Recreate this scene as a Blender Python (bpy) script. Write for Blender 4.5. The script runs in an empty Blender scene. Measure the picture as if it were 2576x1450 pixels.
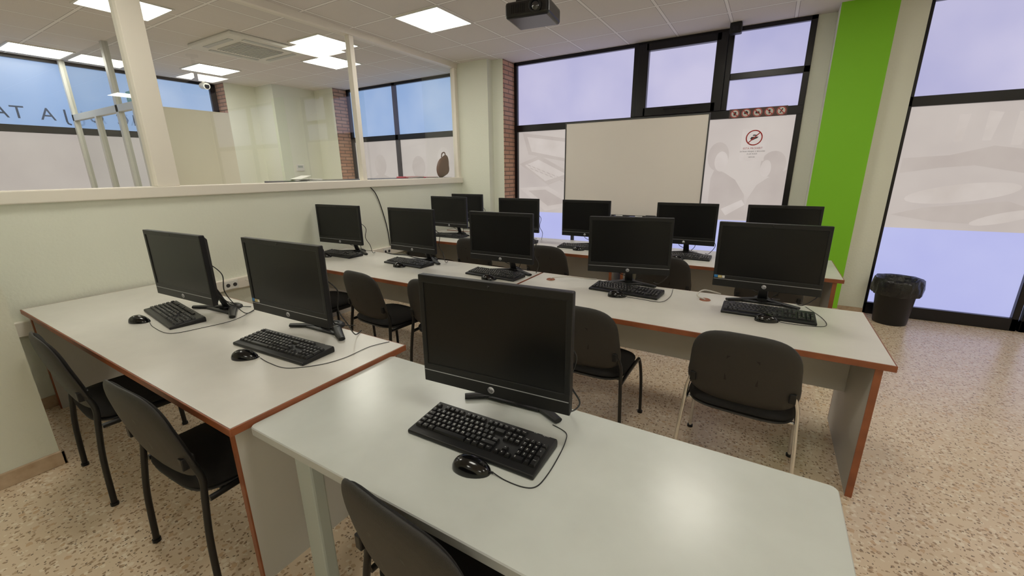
import bpy, bmesh, math, random
from mathutils import Vector, Matrix
random.seed(4)
SC=bpy.context.scene
COL=SC.collection
GAM=1.08
# ------------------------------------------------------------------ colours / materials
def lin(c,g=1.0):
    o=[]
    for x in c:
        x=x/255.0
        o.append((x/12.92 if x<=.04045 else ((x+.055)/1.055)**2.4)**g)
    return (o[0],o[1],o[2],1.0)
def mat(name,rgb,rough=.5,metal=0.0,emit=None,estr=0.0,spec=.5,bump=None,var=None,coat=0.0):
    m=bpy.data.materials.new(name); m.use_nodes=True
    nt=m.node_tree; b=nt.nodes['Principled BSDF']
    b.inputs['Base Color'].default_value=lin(rgb)
    b.inputs['Roughness'].default_value=rough
    b.inputs['Metallic'].default_value=metal
    b.inputs['Specular IOR Level'].default_value=spec
    b.inputs['Coat Weight'].default_value=coat
    if emit:
        b.inputs['Emission Color'].default_value=lin(emit,GAM)
        b.inputs['Emission Strength'].default_value=estr
    if bump or var:
        tc=nt.nodes.new('ShaderNodeTexCoord')
    if bump:
        n=nt.nodes.new('ShaderNodeTexNoise'); n.inputs['Scale'].default_value=bump[0]; n.inputs['Detail'].default_value=4
        bp=nt.nodes.new('ShaderNodeBump'); bp.inputs['Strength'].default_value=bump[1]; bp.inputs['Distance'].default_value=.01
        nt.links.new(tc.outputs['Object'],n.inputs['Vector']); nt.links.new(n.outputs['Fac'],bp.inputs['Height']); nt.links.new(bp.outputs['Normal'],b.inputs['Normal'])
    if var:
        gg=GAM if emit else 1
        n=nt.nodes.new('ShaderNodeTexNoise'); n.inputs['Scale'].default_value=var[0]; n.inputs['Detail'].default_value=3
        r=nt.nodes.new('ShaderNodeValToRGB'); r.color_ramp.elements[0].color=lin(var[1],gg); r.color_ramp.elements[1].color=lin(var[2],gg)
        r.color_ramp.elements[0].position=.3; r.color_ramp.elements[1].position=.7
        nt.links.new(tc.outputs['Object'],n.inputs['Vector']); nt.links.new(n.outputs['Fac'],r.inputs['Fac'])
        nt.links.new(r.outputs['Color'],b.inputs['Emission Color' if emit else 'Base Color'])
    return m
M={}
M['wall']=mat('painted_wall',(230,232,216),.85,bump=(55,.3))
M['white_trim']=mat('cream_white_trim',(238,231,218),.5)
M['green']=mat('green_paint',(126,200,24),.6)
M['laminate']=mat('pale_laminate',(216,213,205),.3,spec=.5,var=(9,(214,211,203),(219,216,208)))
M['laminate_g']=mat('grey_laminate',(200,204,198),.25,spec=.5,var=(9,(198,202,196),(203,207,201)))
M['panel']=mat('grey_board',(190,187,179),.55)
M['edge']=mat('brown_edge_band',(136,74,44),.45,var=(12,(126,68,40),(150,84,50)))
M['grey_edge']=mat('grey_edge_band',(186,188,184),.45)
M['grey_metal']=mat('grey_painted_metal',(172,180,174),.45)
M['plastic']=mat('black_plastic',(20,20,21),.42,spec=.35)
M['plastic_rough']=mat('black_textured_plastic',(30,29,28),.55,bump=(900,.3))
M['gloss']=mat('glossy_black_plastic',(8,8,9),.14,spec=.5)
M['screen']=mat('dark_screen',(12,12,13),.3,spec=.3)
M['key']=mat('black_key_plastic',(18,18,19),.4,spec=.4)
M['legend']=mat('white_print',(215,215,212),.6)
M['silver']=mat('silver_strip',(175,176,180),.3,metal=.6)
M['silver_disc']=mat('silver_badge',(190,190,195),.35,metal=.3)
M['chair_fabric']=mat('black_seat_fabric',(28,26,25),.85,bump=(700,.6),spec=.3)
M['chair_shell']=mat('dark_chair_shell',(42,40,38),.5,bump=(500,.3),spec=.4)
M['black_metal']=mat('black_painted_tube',(18,18,18),.35,metal=.2)
M['chrome']=mat('chrome_tube',(215,215,215),.12,metal=1.0)
M['winframe']=mat('black_aluminium',(17,15,19),.3,metal=.3)
M['alu']=mat('pale_aluminium',(200,200,192),.4,metal=.2)
M['board']=mat('whiteboard_surface',(234,226,218),.35)
M['boardframe']=mat('grey_board_frame',(70,70,72),.4,metal=.4)
M['glow']=mat('frosted_glass_sky',(60,60,75),.35,emit=(180,178,222),estr=1.0,var=(.9,(170,170,210),(198,194,222)))
M['glow_blue']=mat('frosted_glass_blue',(60,70,90),.35,emit=(150,180,225),estr=1.0,var=(.7,(132,166,216),(176,196,228)))
M['vinyl']=mat('cream_vinyl_film',(70,66,62),.4,emit=(190,180,176),estr=.95,var=(1.2,(186,176,172),(200,191,185)))
M['glow_low']=mat('frosted_glass_low',(60,60,80),.3,emit=(176,180,232),estr=1.0,var=(.8,(172,176,228),(188,192,234)))
M['print_a']=mat('film_print_light',(70,66,62),.4,emit=(202,192,187),estr=.95,var=(3,(194,184,178),(206,197,192)))
M['print_b']=mat('film_print_shade',(66,62,58),.4,emit=(184,172,168),estr=.94,var=(3,(181,170,165),(191,181,175)))
M['lamp']=mat('lamp_diffuser',(255,250,235),.5,emit=(255,251,238),estr=15.0)
M['lampframe']=mat('lamp_frame',(225,222,212),.5)
M['proj']=mat('projector_black',(12,12,13),.25)
M['lens']=mat('lens_glass',(20,22,30),.05,coat=1)
M['red']=mat('red_print',(185,45,40),.5)
M['paper']=mat('white_paper',(228,226,220),.7)
M['redfolder']=mat('red_folder',(190,40,60),.5)
M['brownfab']=mat('brown_leather',(95,58,42),.6)
M['dark']=mat('dark_counter',(42,42,44),.35)
M['maroon']=mat('maroon_strip',(84,58,54),.5)
M['skirting']=mat('marble_skirting',(186,160,130),.4,var=(14,(172,144,114),(206,182,154)))
M['cable']=mat('black_cable',(14,14,14),.5)
M['wcable']=mat('white_cable',(205,200,190),.5)
M['bag']=mat('black_bag',(16,16,17),.28,bump=(30,.9))
M['exit']=mat('green_sign',(20,110,70),.4,emit=(20,120,80),estr=.4)
M['blue']=mat('sticker_blue',(40,120,190),.4)
M['yellow']=mat('sticker_gold',(200,180,120),.4)
M['letters']=mat('dark_lettering',(50,64,92),.5)
M['cream_panel']=mat('cream_panel',(222,216,192),.4)
# glass
g=bpy.data.materials.new('clear_glass'); g.use_nodes=True; nt=g.node_tree
for n in list(nt.nodes): nt.nodes.remove(n)
o=nt.nodes.new('ShaderNodeOutputMaterial'); mx=nt.nodes.new('ShaderNodeMixShader'); tr=nt.nodes.new('ShaderNodeBsdfTransparent'); gl=nt.nodes.new('ShaderNodeBsdfGlossy'); lw=nt.nodes.new('ShaderNodeLayerWeight')
lw.inputs['Blend'].default_value=.5
pw=nt.nodes.new('ShaderNodeMath'); pw.operation='POWER'; pw.inputs[1].default_value=4.5
ml=nt.nodes.new('ShaderNodeMath'); ml.operation='MULTIPLY_ADD'; ml.inputs[1].default_value=.8; ml.inputs[2].default_value=.10
tr.inputs['Color'].default_value=(.91,.93,.91,1); gl.inputs['Roughness'].default_value=.01
nt.links.new(lw.outputs['Facing'],pw.inputs[0]); nt.links.new(pw.outputs[0],ml.inputs[0])
nt.links.new(ml.outputs[0],mx.inputs[0]); nt.links.new(tr.outputs[0],mx.inputs[1]); nt.links.new(gl.outputs[0],mx.inputs[2]); nt.links.new(mx.outputs[0],o.inputs[0]); M['glass']=g
# terrazzo
def terrazzo():
    m=bpy.data.materials.new('terrazzo_floor'); m.use_nodes=True; nt=m.node_tree; b=nt.nodes['Principled BSDF']; L=nt.links.new
    tc=nt.nodes.new('ShaderNodeTexCoord')
    def mixn(a,bv,fac):
        x=nt.nodes.new('ShaderNodeMix'); x.data_type='RGBA'
        if isinstance(a,tuple): x.inputs['A'].default_value=a
        else: L(a,x.inputs['A'])
        if isinstance(bv,tuple): x.inputs['B'].default_value=bv
        else: L(bv,x.inputs['B'])
        L(fac,x.inputs['Factor']); return x.outputs['Result']
    n=nt.nodes.new('ShaderNodeTexNoise'); n.inputs['Scale'].default_value=6; L(tc.outputs['Object'],n.inputs['Vector'])
    dis=nt.nodes.new('ShaderNodeTexNoise'); dis.inputs['Scale'].default_value=60; L(tc.outputs['Object'],dis.inputs['Vector'])
    ad=nt.nodes.new('ShaderNodeVectorMath'); ad.operation='SCALE'; L(dis.outputs['Color'],ad.inputs[0]); ad.inputs['Scale'].default_value=.02
    av=nt.nodes.new('ShaderNodeVectorMath'); L(tc.outputs['Object'],av.inputs[0]); L(ad.outputs[0],av.inputs[1])
    cur=mixn(lin((218,195,165)),lin((226,205,177)),n.outputs['Fac'])
    for sc,thr,prob,c in [(34,.38,.5,(234,219,195)),(42,.36,.35,(196,168,137)),(52,.36,.3,(166,139,112)),(75,.34,.22,(132,113,94)),(28,.34,.2,(207,174,140))]:
        v=nt.nodes.new('ShaderNodeTexVoronoi'); v.inputs['Scale'].default_value=sc; L(av.outputs[0],v.inputs['Vector'])
        lt=nt.nodes.new('ShaderNodeMath'); lt.operation='LESS_THAN'; L(v.outputs['Distance'],lt.inputs[0]); lt.inputs[1].default_value=thr
        sp=nt.nodes.new('ShaderNodeSeparateColor'); L(v.outputs['Color'],sp.inputs[0])
        l2=nt.nodes.new('ShaderNodeMath'); l2.operation='LESS_THAN'; L(sp.outputs[0],l2.inputs[0]); l2.inputs[1].default_value=prob
        mu=nt.nodes.new('ShaderNodeMath'); mu.operation='MULTIPLY'; L(lt.outputs[0],mu.inputs[0]); L(l2.outputs[0],mu.inputs[1])
        cur=mixn(cur,lin(c),mu.outputs[0])
    L(cur,b.inputs['Base Color']); b.inputs['Roughness'].default_value=.26
    return m
M['floor']=terrazzo()
def ceilmat():
    m=bpy.data.materials.new('ceiling_tiles'); m.use_nodes=True; nt=m.node_tree; b=nt.nodes['Principled BSDF']; L=nt.links.new
    tc=nt.nodes.new('ShaderNodeTexCoord'); sp=nt.nodes.new('ShaderNodeSeparateXYZ'); L(tc.outputs['Object'],sp.inputs[0])
    def ax(out,off):
        a=nt.nodes.new('ShaderNodeMath'); a.operation='ADD'; L(out,a.inputs[0]); a.inputs[1].default_value=off
        d=nt.nodes.new('ShaderNodeMath'); d.operation='DIVIDE'; L(a.outputs[0],d.inputs[0]); d.inputs[1].default_value=.6
        f=nt.nodes.new('ShaderNodeMath'); f.operation='FRACT'; L(d.outputs[0],f.inputs[0])
        s=nt.nodes.new('ShaderNodeMath'); s.operation='SUBTRACT'; L(f.outputs[0],s.inputs[0]); s.inputs[1].default_value=.5
        ab=nt.nodes.new('ShaderNodeMath'); ab.operation='ABSOLUTE'; L(s.outputs[0],ab.inputs[0]); return ab.outputs[0]
    mxn=nt.nodes.new('ShaderNodeMath'); mxn.operation='MAXIMUM'; L(ax(sp.outputs[0],3.593+60),mxn.inputs[0]); L(ax(sp.outputs[1],-3.608+60),mxn.inputs[1])
    r=nt.nodes.new('ShaderNodeValToRGB'); r.color_ramp.interpolation='CONSTANT'
    e=r.color_ramp.elements; e[0].color=lin((222,215,207)); e[1].position=.466; e[1].color=lin((156,150,143)); x=e.new(.476); x.color=lin((246,242,236))
    L(mxn.outputs[0],r.inputs['Fac']); 
    n=nt.nodes.new('ShaderNodeTexNoise'); n.inputs['Scale'].default_value=140; n.inputs['Detail'].default_value=2; L(tc.outputs['Object'],n.inputs['Vector'])
    bp=nt.nodes.new('ShaderNodeBump'); bp.inputs['Strength'].default_value=.25; bp.inputs['Distance'].default_value=.01; L(n.outputs['Fac'],bp.inputs['Height']); L(bp.outputs['Normal'],b.inputs['Normal'])
    L(r.outputs['Color'],b.inputs['Base Color']); b.inputs['Roughness'].default_value=.9
    return m
M['ceiling']=ceilmat()
def brickmat():
    m=bpy.data.materials.new('red_brick'); m.use_nodes=True; nt=m.node_tree; b=nt.nodes['Principled BSDF']; L=nt.links.new
    tc=nt.nodes.new('ShaderNodeTexCoord'); mp=nt.nodes.new('ShaderNodeSeparateXYZ'); L(tc.outputs['Object'],mp.inputs[0])
    ad=nt.nodes.new('ShaderNodeMath'); L(mp.outputs[0],ad.inputs[0]); L(mp.outputs[1],ad.inputs[1])
    cb=nt.nodes.new('ShaderNodeCombineXYZ'); L(ad.outputs[0],cb.inputs[0]); L(mp.outputs[2],cb.inputs[1])
    k=nt.nodes.new('ShaderNodeTexBrick'); L(cb.outputs[0],k.inputs['Vector']); k.inputs['Scale'].default_value=1
    k.inputs['Brick Width'].default_value=.24; k.inputs['Row Height'].default_value=.062; k.inputs['Mortar Size'].default_value=.008
    k.inputs['Color1'].default_value=lin((200,156,128)); k.inputs['Color2'].default_value=lin((182,134,108)); k.inputs['Mortar'].default_value=lin((120,98,84))
    L(k.outputs['Color'],b.inputs['Base Color']); b.inputs['Roughness'].default_value=.85; return m
M['brick']=brickmat()
# ------------------------------------------------------------------ mesh builder
class MB:
    def __init__(s): s.v=[];s.f=[];s.m=[];s.s=[]
    def add(s,vs,fs,mi=0,smooth=False,mx=None):
        o=len(s.v)
        for p in vs:
            p=Vector(p)
            if mx: p=mx@p
            s.v.append(tuple(p))
        for f in fs: s.f.append([i+o for i in f]); s.m.append(mi); s.s.append(smooth)
        return s
    def box(s,a,b,mi=0,bev=0,seg=2,mx=None):
        bm=bmesh.new(); bmesh.ops.create_cube(bm,size=1)
        c=[(a[i]+b[i])/2 for i in range(3)]; d=[abs(b[i]-a[i]) for i in range(3)]
        for v in bm.verts: v.co=Vector((c[0]+v.co.x*d[0],c[1]+v.co.y*d[1],c[2]+v.co.z*d[2]))
        if bev>0: bmesh.ops.bevel(bm,geom=bm.edges[:],offset=bev,segments=seg,affect='EDGES',profile=.5)
        bm.verts.index_update()
        s.add([v.co[:] for v in bm.verts],[[v.index for v in f.verts] for f in bm.faces],mi,False,mx); bm.free(); return s
    def tube(s,pts,r,mi=0,n=10,rb=None,cap=True,mx=None):
        pts=[Vector(p) for p in pts]; rb=rb or r
        N=len(pts); R=r if isinstance(r,list) else [r]*N; RB=rb if isinstance(rb,list) else [rb]*N
        t0=(pts[1]-pts[0]).normalized(); up=Vector((0,0,1)) if abs(t0.z)<.9 else Vector((0,1,0))
        u=(up-t0*up.dot(t0)).normalized(); vs=[];fs=[]
        for i in range(N):
            t=(pts[min(i+1,N-1)]-pts[max(i-1,0)]).normalized()
            u=(u-t*u.dot(t)).normalized(); w=t.cross(u)
            for k in range(n):
                a=2*math.pi*k/n; vs.append(pts[i]+u*math.cos(a)*R[i]+w*math.sin(a)*RB[i])
        for i in range(N-1):
            for k in range(n):
                fs.append([i*n+k,i*n+(k+1)%n,(i+1)*n+(k+1)%n,(i+1)*n+k])
        s.add(vs,fs,mi,True,mx)
        if cap:
            s.add([vs[k] for k in range(n)],[list(range(n))[::-1]],mi,False,mx); s.add([vs[(N-1)*n+k] for k in range(n)],[list(range(n))],mi,False,mx)
        return s
    def lathe(s,prof,c=(0,0,0),mi=0,n=24,mx=None,smooth=True,wob=None):
        vs=[];fs=[]
        for j,(r,z) in enumerate(prof):
            for k in range(n):
                a=2*math.pi*k/n; rr=r*(1+(wob(j,a) if wob else 0))
                vs.append((c[0]+rr*math.cos(a),c[1]+rr*math.sin(a),c[2]+z))
        for j in range(len(prof)-1):
            for k in range(n): fs.append([j*n+k,j*n+(k+1)%n,(j+1)*n+(k+1)%n,(j+1)*n+k])
        return s.add(vs,fs,mi,smooth,mx)
    def pad(s,fn,w,h,t1,t2,e=3.5,mi=0,n=48,p=6):
        rs=[.35,.6,.78,.88,.94,.975,.993,1.0]; vs=[];fs=[]
        def pt(r,a,sg):
            ca,sa=math.cos(a),math.sin(a)
            x=w/2*r*math.copysign(abs(ca)**(2/e),ca); z=h/2*r*math.copysign(abs(sa)**(2/e),sa)
            y=(t1 if sg>0 else -t2)*math.sqrt(max(0,1-r**p)); return fn(x,z,y)
        vs.append(fn(0,0,t1))
        for r in rs:
            for k in range(n): vs.append(pt(r,2*math.pi*k/n,1))
        for r in rs[-2::-1]:
            for k in range(n): vs.append(pt(r,2*math.pi*k/n,-1))
        vs.append(fn(0,0,-t2)); tot=len(rs)*2-1
        for k in range(n): fs.append([0,1+k,1+(k+1)%n])
        for j in range(tot-1):
            for k in range(n): fs.append([1+j*n+k,1+(j+1)*n+k,1+(j+1)*n+(k+1)%n,1+j*n+(k+1)%n])
        L=len(vs)-1
        for k in range(n): fs.append([L,1+(tot-1)*n+(k+1)%n,1+(tot-1)*n+k])
        return s.add(vs,fs,mi,True)
    def mesh(s,name,mats,fix=True):
        me=bpy.data.meshes.new(name); me.from_pydata(s.v,[],s.f); me.polygons.foreach_set('material_index',s.m); me.polygons.foreach_set('use_smooth',s.s)
        for m in mats: me.materials.append(M[m])
        if fix:
            bm=bmesh.new(); bm.from_mesh(me); bmesh.ops.recalc_face_normals(bm,faces=bm.faces[:]); bm.to_mesh(me); bm.free()
        me.update(); return me
def ob(name,me,parent=None,loc=(0,0,0),rz=0,rot=None):
    o=bpy.data.objects.new(name,me); COL.objects.link(o); o.location=loc; o.rotation_euler=rot if rot else (0,0,rz)
    if parent: o.parent=parent
    return o
def tag(o,label,cat,group=None):
    o['label']=label; o['category']=cat
    if group: o['group']=group
    return o
def struct(o): o['kind']='structure'; return o
def empty(name,loc=(0,0,0),rz=0,scale=(1,1,1)):
    o=bpy.data.objects.new(name,None); COL.objects.link(o); o.location=loc; o.rotation_euler=(0,0,rz); o.scale=scale; o.empty_display_size=.05; return o
def dup(r,loc,rz,scale=(1,1,1)):
    def cp(o,par):
        c=o.copy(); COL.objects.link(c)
        if par: c.parent=par; c.matrix_parent_inverse=o.matrix_parent_inverse.copy()
        for ch in kids[o.name]: cp(ch,c)
        return c
    kids={}
    def coll(o):
        kids[o.name]=list(o.children)
        for ch in o.children: coll(ch)
    coll(r); c=cp(r,None); c.location=loc; c.rotation_euler=(0,0,rz); c.scale=scale; return c
def smooth(pts,k=8):
    P=[Vector(p) for p in pts]; out=[]
    for i in range(len(P)-1):
        a=P[max(i-1,0)];b=P[i];c=P[i+1];d=P[min(i+2,len(P)-1)]
        for j in range(k):
            t=j/k; out.append(.5*((2*b)+(c-a)*t+(2*a-5*b+4*c-d)*t*t+(3*b-a-3*c+d)*t**3))
    out.append(P[-1]); return out
_tc={}
def text(body,size=1,align='CENTER'):
    k=(body,align)
    if k not in _tc:
        cu=bpy.data.curves.new('t','FONT'); cu.body=body; cu.size=1; cu.align_x=align; cu.align_y='CENTER'; cu.resolution_u=2
        o=bpy.data.objects.new('t',cu); COL.objects.link(o); bpy.context.view_layer.update()
        me=bpy.data.meshes.new_from_object(o.evaluated_get(bpy.context.evaluated_depsgraph_get()))
        _tc[k]=([v.co.copy() for v in me.vertices],[list(p.vertices) for p in me.polygons])
        bpy.data.objects.remove(o); bpy.data.curves.remove(cu); bpy.data.meshes.remove(me)
    v,f=_tc[k]; return [p*size for p in v],f
def addtext(mb,body,size,mx,mi,align='CENTER'):
    v,f=text(body,size,align); mb.add(v,f,mi,False,mx)
def frameXZ(x,y,z): # text standing, facing -Y
    return Matrix.Translation((x,y,z))@Matrix.Rotation(math.pi/2,4,'X')
# ------------------------------------------------------------------ room shell
ZC=3.173; XW=-4.267; YN=6.006
mb=MB(); mb.box((-9.2,-2.7,-.1),(4.4,6.3,0)); struct(ob('floor',mb.mesh('floor',['floor'])))
mb=MB(); mb.box((-9.2,-2.7,ZC),(4.4,6.3,ZC+.1)); struct(ob('ceiling',mb.mesh('ceiling',['ceiling'])))
def walls(name,boxes,mats=('wall',)):
    mb=MB()
    for b in boxes: mb.box(b[0],b[1],b[2] if len(b)>2 else 0,b[3] if len(b)>3 else 0)
    return struct(ob(name,mb.mesh(name,list(mats))))
walls('wall_north',[((-9,6.0,0),(-7.36,6.2,ZC)),((-4.63,6.0,0),(-3.53,6.2,ZC)),((.21,6.0,0),(1.095,6.2,ZC)),((4.1,6.0,0),(4.4,6.2,ZC)),
  ((-4.40,5.53,0),(-3.72,6.0,ZC)),((-3.72,5.66,0),(-3.535,6.0,ZC)),((-3.535,5.66,0),(-3.53,6.0,ZC),1),
  ((-8.5,4.83,0),(-7.93,6.0,ZC)),((-7.93,5.67,0),(-7.365,6.0,ZC)),((-7.365,5.67,0),(-7.36,6.0,ZC),1)],('wall','brick'))
walls('wall_north_pillar',[((.374,5.706,0),(.825,6.0,ZC)),((.374,5.70,0),(.825,5.706,ZC),1),((.825,5.86,0),(1.075,6.0,ZC))],('wall','green'))
walls('wall_west',[((-9.0,4.3,0),(-8.5,6.0,ZC)),((-8.8,4.295,0),(-8.5,4.3,ZC),1),((-9.0,-2.6,0),(-8.8,-.6,ZC))],('wall','brick'))
walls('wall_south',[((-9,-2.7,0),(4.3,-2.5,ZC))])
walls('wall_east',[((4.2,-2.5,0),(4.4,6.0,ZC))])
walls('wall_southwest_block',[((-4.45,-2.5,0),(-3.33,.42,ZC))])
walls('wall_partition',[((-4.367,.42,0),(XW,5.53,1.44))])
walls('trim_1',[((-4.40,.42,1.44),(-4.232,5.53,1.527),0,.008),((-4.365,.42,3.11),(XW+.005,5.53,ZC)),
   ((-4.375,1.51,1.527),(XW+.01,1.665,3.11),0,.004),((-4.345,3.59,1.527),(XW-.005,3.65,3.11),0,.004),((-4.345,5.47,1.527),(XW-.005,5.53,3.11),0,.004),((-4.345,.42,1.527),(XW-.005,.47,3.11))],('white_trim',))
n=2
for a,b in [(.47,1.51),(1.665,3.59),(3.65,5.47)]:
    mb=MB(); x=-4.315; mb.add([(x,a,1.527),(x,b,1.527),(x,b,3.11),(x,a,3.11)],[[0,1,2,3]]); struct(ob('window_%d'%n,mb.mesh('partition_glass',['glass']))); n+=1
# windows on the outer walls: local s (along), z
def window(name,bars,panes,fn,extra=None):
    mb=MB(); mats=['winframe','glow','vinyl','glow_low','glow_blue']
    for s0,z0,s1,z1,d0,d1 in bars: 
        a,b=fn(s0,z0,d0),fn(s1,z1,d1); mb.box([min(a[i],b[i]) for i in range(3)],[max(a[i],b[i]) for i in range(3)],0,.004,1)
    for s0,z0,s1,z1,mi,d in panes:
        a,b=fn(s0,z0,d),fn(s1,z1,d+.01); mb.box([min(a[i],b[i]) for i in range(3)],[max(a[i],b[i]) for i in range(3)],mi)
    return struct(ob(name,mb.mesh(name,mats)))
fN=lambda s,z,d:(s,6.02+d,z)
D0,D1=-.05,.05
zt0,zt1=2.195,2.29; zv=.98
def bar(s0,z0,s1,z1,a=D0,b=D1): return (s0,z0,s1,z1,a,b)
x0,x1=-3.53,.21
window('window_1',[bar(x0,0,x0+.05,ZC),bar(x1-.06,0,x1,ZC),bar(x0,ZC-.045,x1,ZC),bar(x0,zt0,x1,zt1,-.055,.05),bar(x0,0,x1,.12),
  bar(-1.72,zt1,-1.66,ZC,-.06,.05),bar(-.63,zt1,-.57,ZC,-.06,.05),bar(-.57,2.62,x1,2.69),
  bar(-1.66,zt1,-1.53,ZC-.03,-.075,.03),bar(-.75,zt1,-.63,ZC-.03,-.075,.03),bar(-1.56,zt1,-.7,2.39,-.075,.03),bar(-1.56,3.06,-.7,ZC-.03,-.075,.03),
  bar(-1.72,.12,-1.66,zt0),bar(-1.3,2.355,-1.0,2.375,-.095,-.07)],
  [(x0,zt1,-1.7,ZC-.02,1,0),(-1.56,2.36,-.7,3.09,1,0),(-.6,2.66,x1,ZC-.02,1,0),(-.6,zt1,x1,2.65,1,0),(x0,zv,x1,zt0+.01,2,0),(x0,.1,x1,zv,3,0)],fN)
x0,x1=1.095,2.31
window('door_1',[bar(x0,0,x0+.028,ZC),bar(x1-.05,0,x1,ZC),bar(x0,ZC-.045,x1,ZC),bar(x0,zt0,x1,zt1),bar(x0,.0,x1,.13)],
  [(x0,zt1,x1,ZC-.02,1,0),(x0,zv,x1,zt0,2,0),(x0,.1,x1,zv,3,0)],fN)
x0,x1=2.33,4.1
window('window_5',[bar(x0,0,x0+.05,ZC),bar(x1-.06,0,x1,ZC),bar(x0,ZC-.045,x1,ZC),bar(x0,zt0,x1,zt1),bar(x0,0,x1,.12)],
  [(x0,zt1,x1,ZC-.02,1,0),(x0,zv,x1,zt0,2,0),(x0,.1,x1,zv,3,0)],fN)
x0,x1=-7.36,-4.63
window('window_6',[bar(x0,0,x0+.06,ZC),bar(x1-.05,0,x1,ZC),bar(x0,ZC-.045,x1,ZC),bar(x0,zt0,x1,zt1),bar(x0,0,x1,.12),bar(-6.12,0,-6.04,ZC)],
  [(x0,zt1,x1,ZC-.02,4,0),(x0,zv,x1,zt0,2,0),(x0,.1,x1,zv,3,0)],fN)
fW=lambda s,z,d:(-8.83-d,s,z)
window('window_7',[bar(-.6,0,-.5,ZC),bar(4.2,0,4.3,ZC),bar(-.6,ZC-.045,4.3,ZC),bar(-.6,zt0,4.3,zt1),bar(-.6,0,4.3,.12),bar(1.0,0,1.07,ZC),bar(3.15,zt1,3.2,ZC)],
  [(-.6,zt1,4.3,ZC-.02,4,0),(-.6,.1,4.3,zt0,2,0)],fW)
# skirting
walls('baseboard_southwest',[((-3.33,-2.5,0),(-3.312,.437,.085),0,.004),((-4.26,.42,0),(-3.312,.437,.085),0,.004)],('skirting',))
walls('baseboard_partition',[((XW,.44,0),(XW+.015,5.53,.085),0,.004)],('skirting',))
walls('baseboard_north',[((-4.25,5.515,0),(-3.72,5.53,.085)),((.36,5.685,0),(.84,5.70,.085)),((.84,5.845,0),(1.075,5.86,.085))],('skirting',))
# vestibule
walls('trim_2',[((-8.75,2.28,0),(-8.69,2.34,ZC)),((-7.14,2.28,0),(-7.07,2.34,ZC)),((-6.2,2.28,0),(-6.13,2.34,ZC)),((-8.75,2.28,2.38),(-6.13,2.34,2.46)),((-7.9,2.28,0),(-7.84,2.34,2.38)),((-6.65,2.28,0),(-6.6,2.34,2.38)),((-8.75,2.28,0),(-6.13,2.34,.1))],('alu',))
mb=MB(); mb.add([(-8.75,2.31,.1),(-6.13,2.31,.1),(-6.13,2.31,ZC),(-8.75,2.31,ZC)],[[0,1,2,3]]); struct(ob('window_8',mb.mesh('vestibule_glass',['glass'])))
walls('wall_reception_screen',[((-7.33,2.62,0),(-7.29,3.69,2.52))],('cream_panel',))
# ------------------------------------------------------------------ ceiling lights
def lamp(x,y,lab='square recessed ceiling light panel, warm white and lit'):
    r=empty('ceiling_light',(x,y,ZC-.012)); tag(r,lab,'ceiling light','square ceiling light panels')
    mb=MB(); w=.3
    for a,b in [((-w,-w,0),(w,-w+.02,.012)),((-w,w-.02,0),(w,w,.012)),((-w,-w+.02,0),(-w+.02,w-.02,.012)),((w-.02,-w+.02,0),(w,w-.02,.012))]: mb.box(a,b)
    ob('lamp_frame',mb.mesh('lamp_frame',['lampframe']),r)
    mb=MB(); mb.box((-w+.02,-w+.02,.003),(w-.02,w-.02,.012)); ob('lamp_diffuser',mb.mesh('lamp_diffuser',['lamp']),r)
    return r
l0=lamp(-3.293,3.908)
for p in [(-.293,3.908),(-3.293,.908),(-.293,.908),(2.707,3.908),(2.707,.908),(-.293,-1.492),(2.707,-1.492),(-5.0,3.81),(-5.71,4.45),(-7.61,3.71),(-5.50,2.01),(-8.3,1.99),(-6.3,0.3)]:
    dup(l0,(p[0],p[1],ZC-.012),0)
# AC cassette
r=empty('air_conditioner',(-5.91,3.40,ZC-.04)); tag(r,'square white ceiling cassette air conditioner with central grille','air conditioner')
mb=MB(); mb.box((-.5,-.5,0),(.5,.5,.04),0,.015); ob('housing',mb.mesh('housing',['lampframe']),r)
mb=MB(); mb.box((-.27,-.27,-.008),(.27,.27,.0),0,.003)
for i in range(16): mb.box((-.25,-.25+i*.033,-.014),(.25,-.235+i*.033,-.008),1)
ob('grille',mb.mesh('grille',['panel','grey_edge']),r)
mb=MB()
for s in (-1,1): mb.box((-.3,s*.39-.03,-.006),(.3,s*.39+.03,0)); mb.box((s*.39-.03,-.3,-.006),(s*.39+.03,.3,0))
ob('air_vane',mb.mesh('air_vane',['grey_edge']),r)
# security camera
r=empty('security_camera',(-8.2,3.84,ZC-.2)); tag(r,'small white bullet security camera hanging from the ceiling','camera')
mb=MB(); mb.tube([(0,0,.2),(0,0,.08)],.02); mb.lathe([(.05,.2),(.05,.18),(.02,.17)]); ob('mount',mb.mesh('mount',['lampframe']),r)
mb=MB(); mb.tube([(-.06,0,.05),(.0,0,.05),(.1,0,.03)],[.045,.05,.05],n=16); ob('camera_body',mb.mesh('camera_body',['lampframe']),r)
mb=MB(); mb.tube([(.1,0,.03),(.105,0,.03)],.038,n=16); ob('lens',mb.mesh('lens',['lens']),r)
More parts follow.
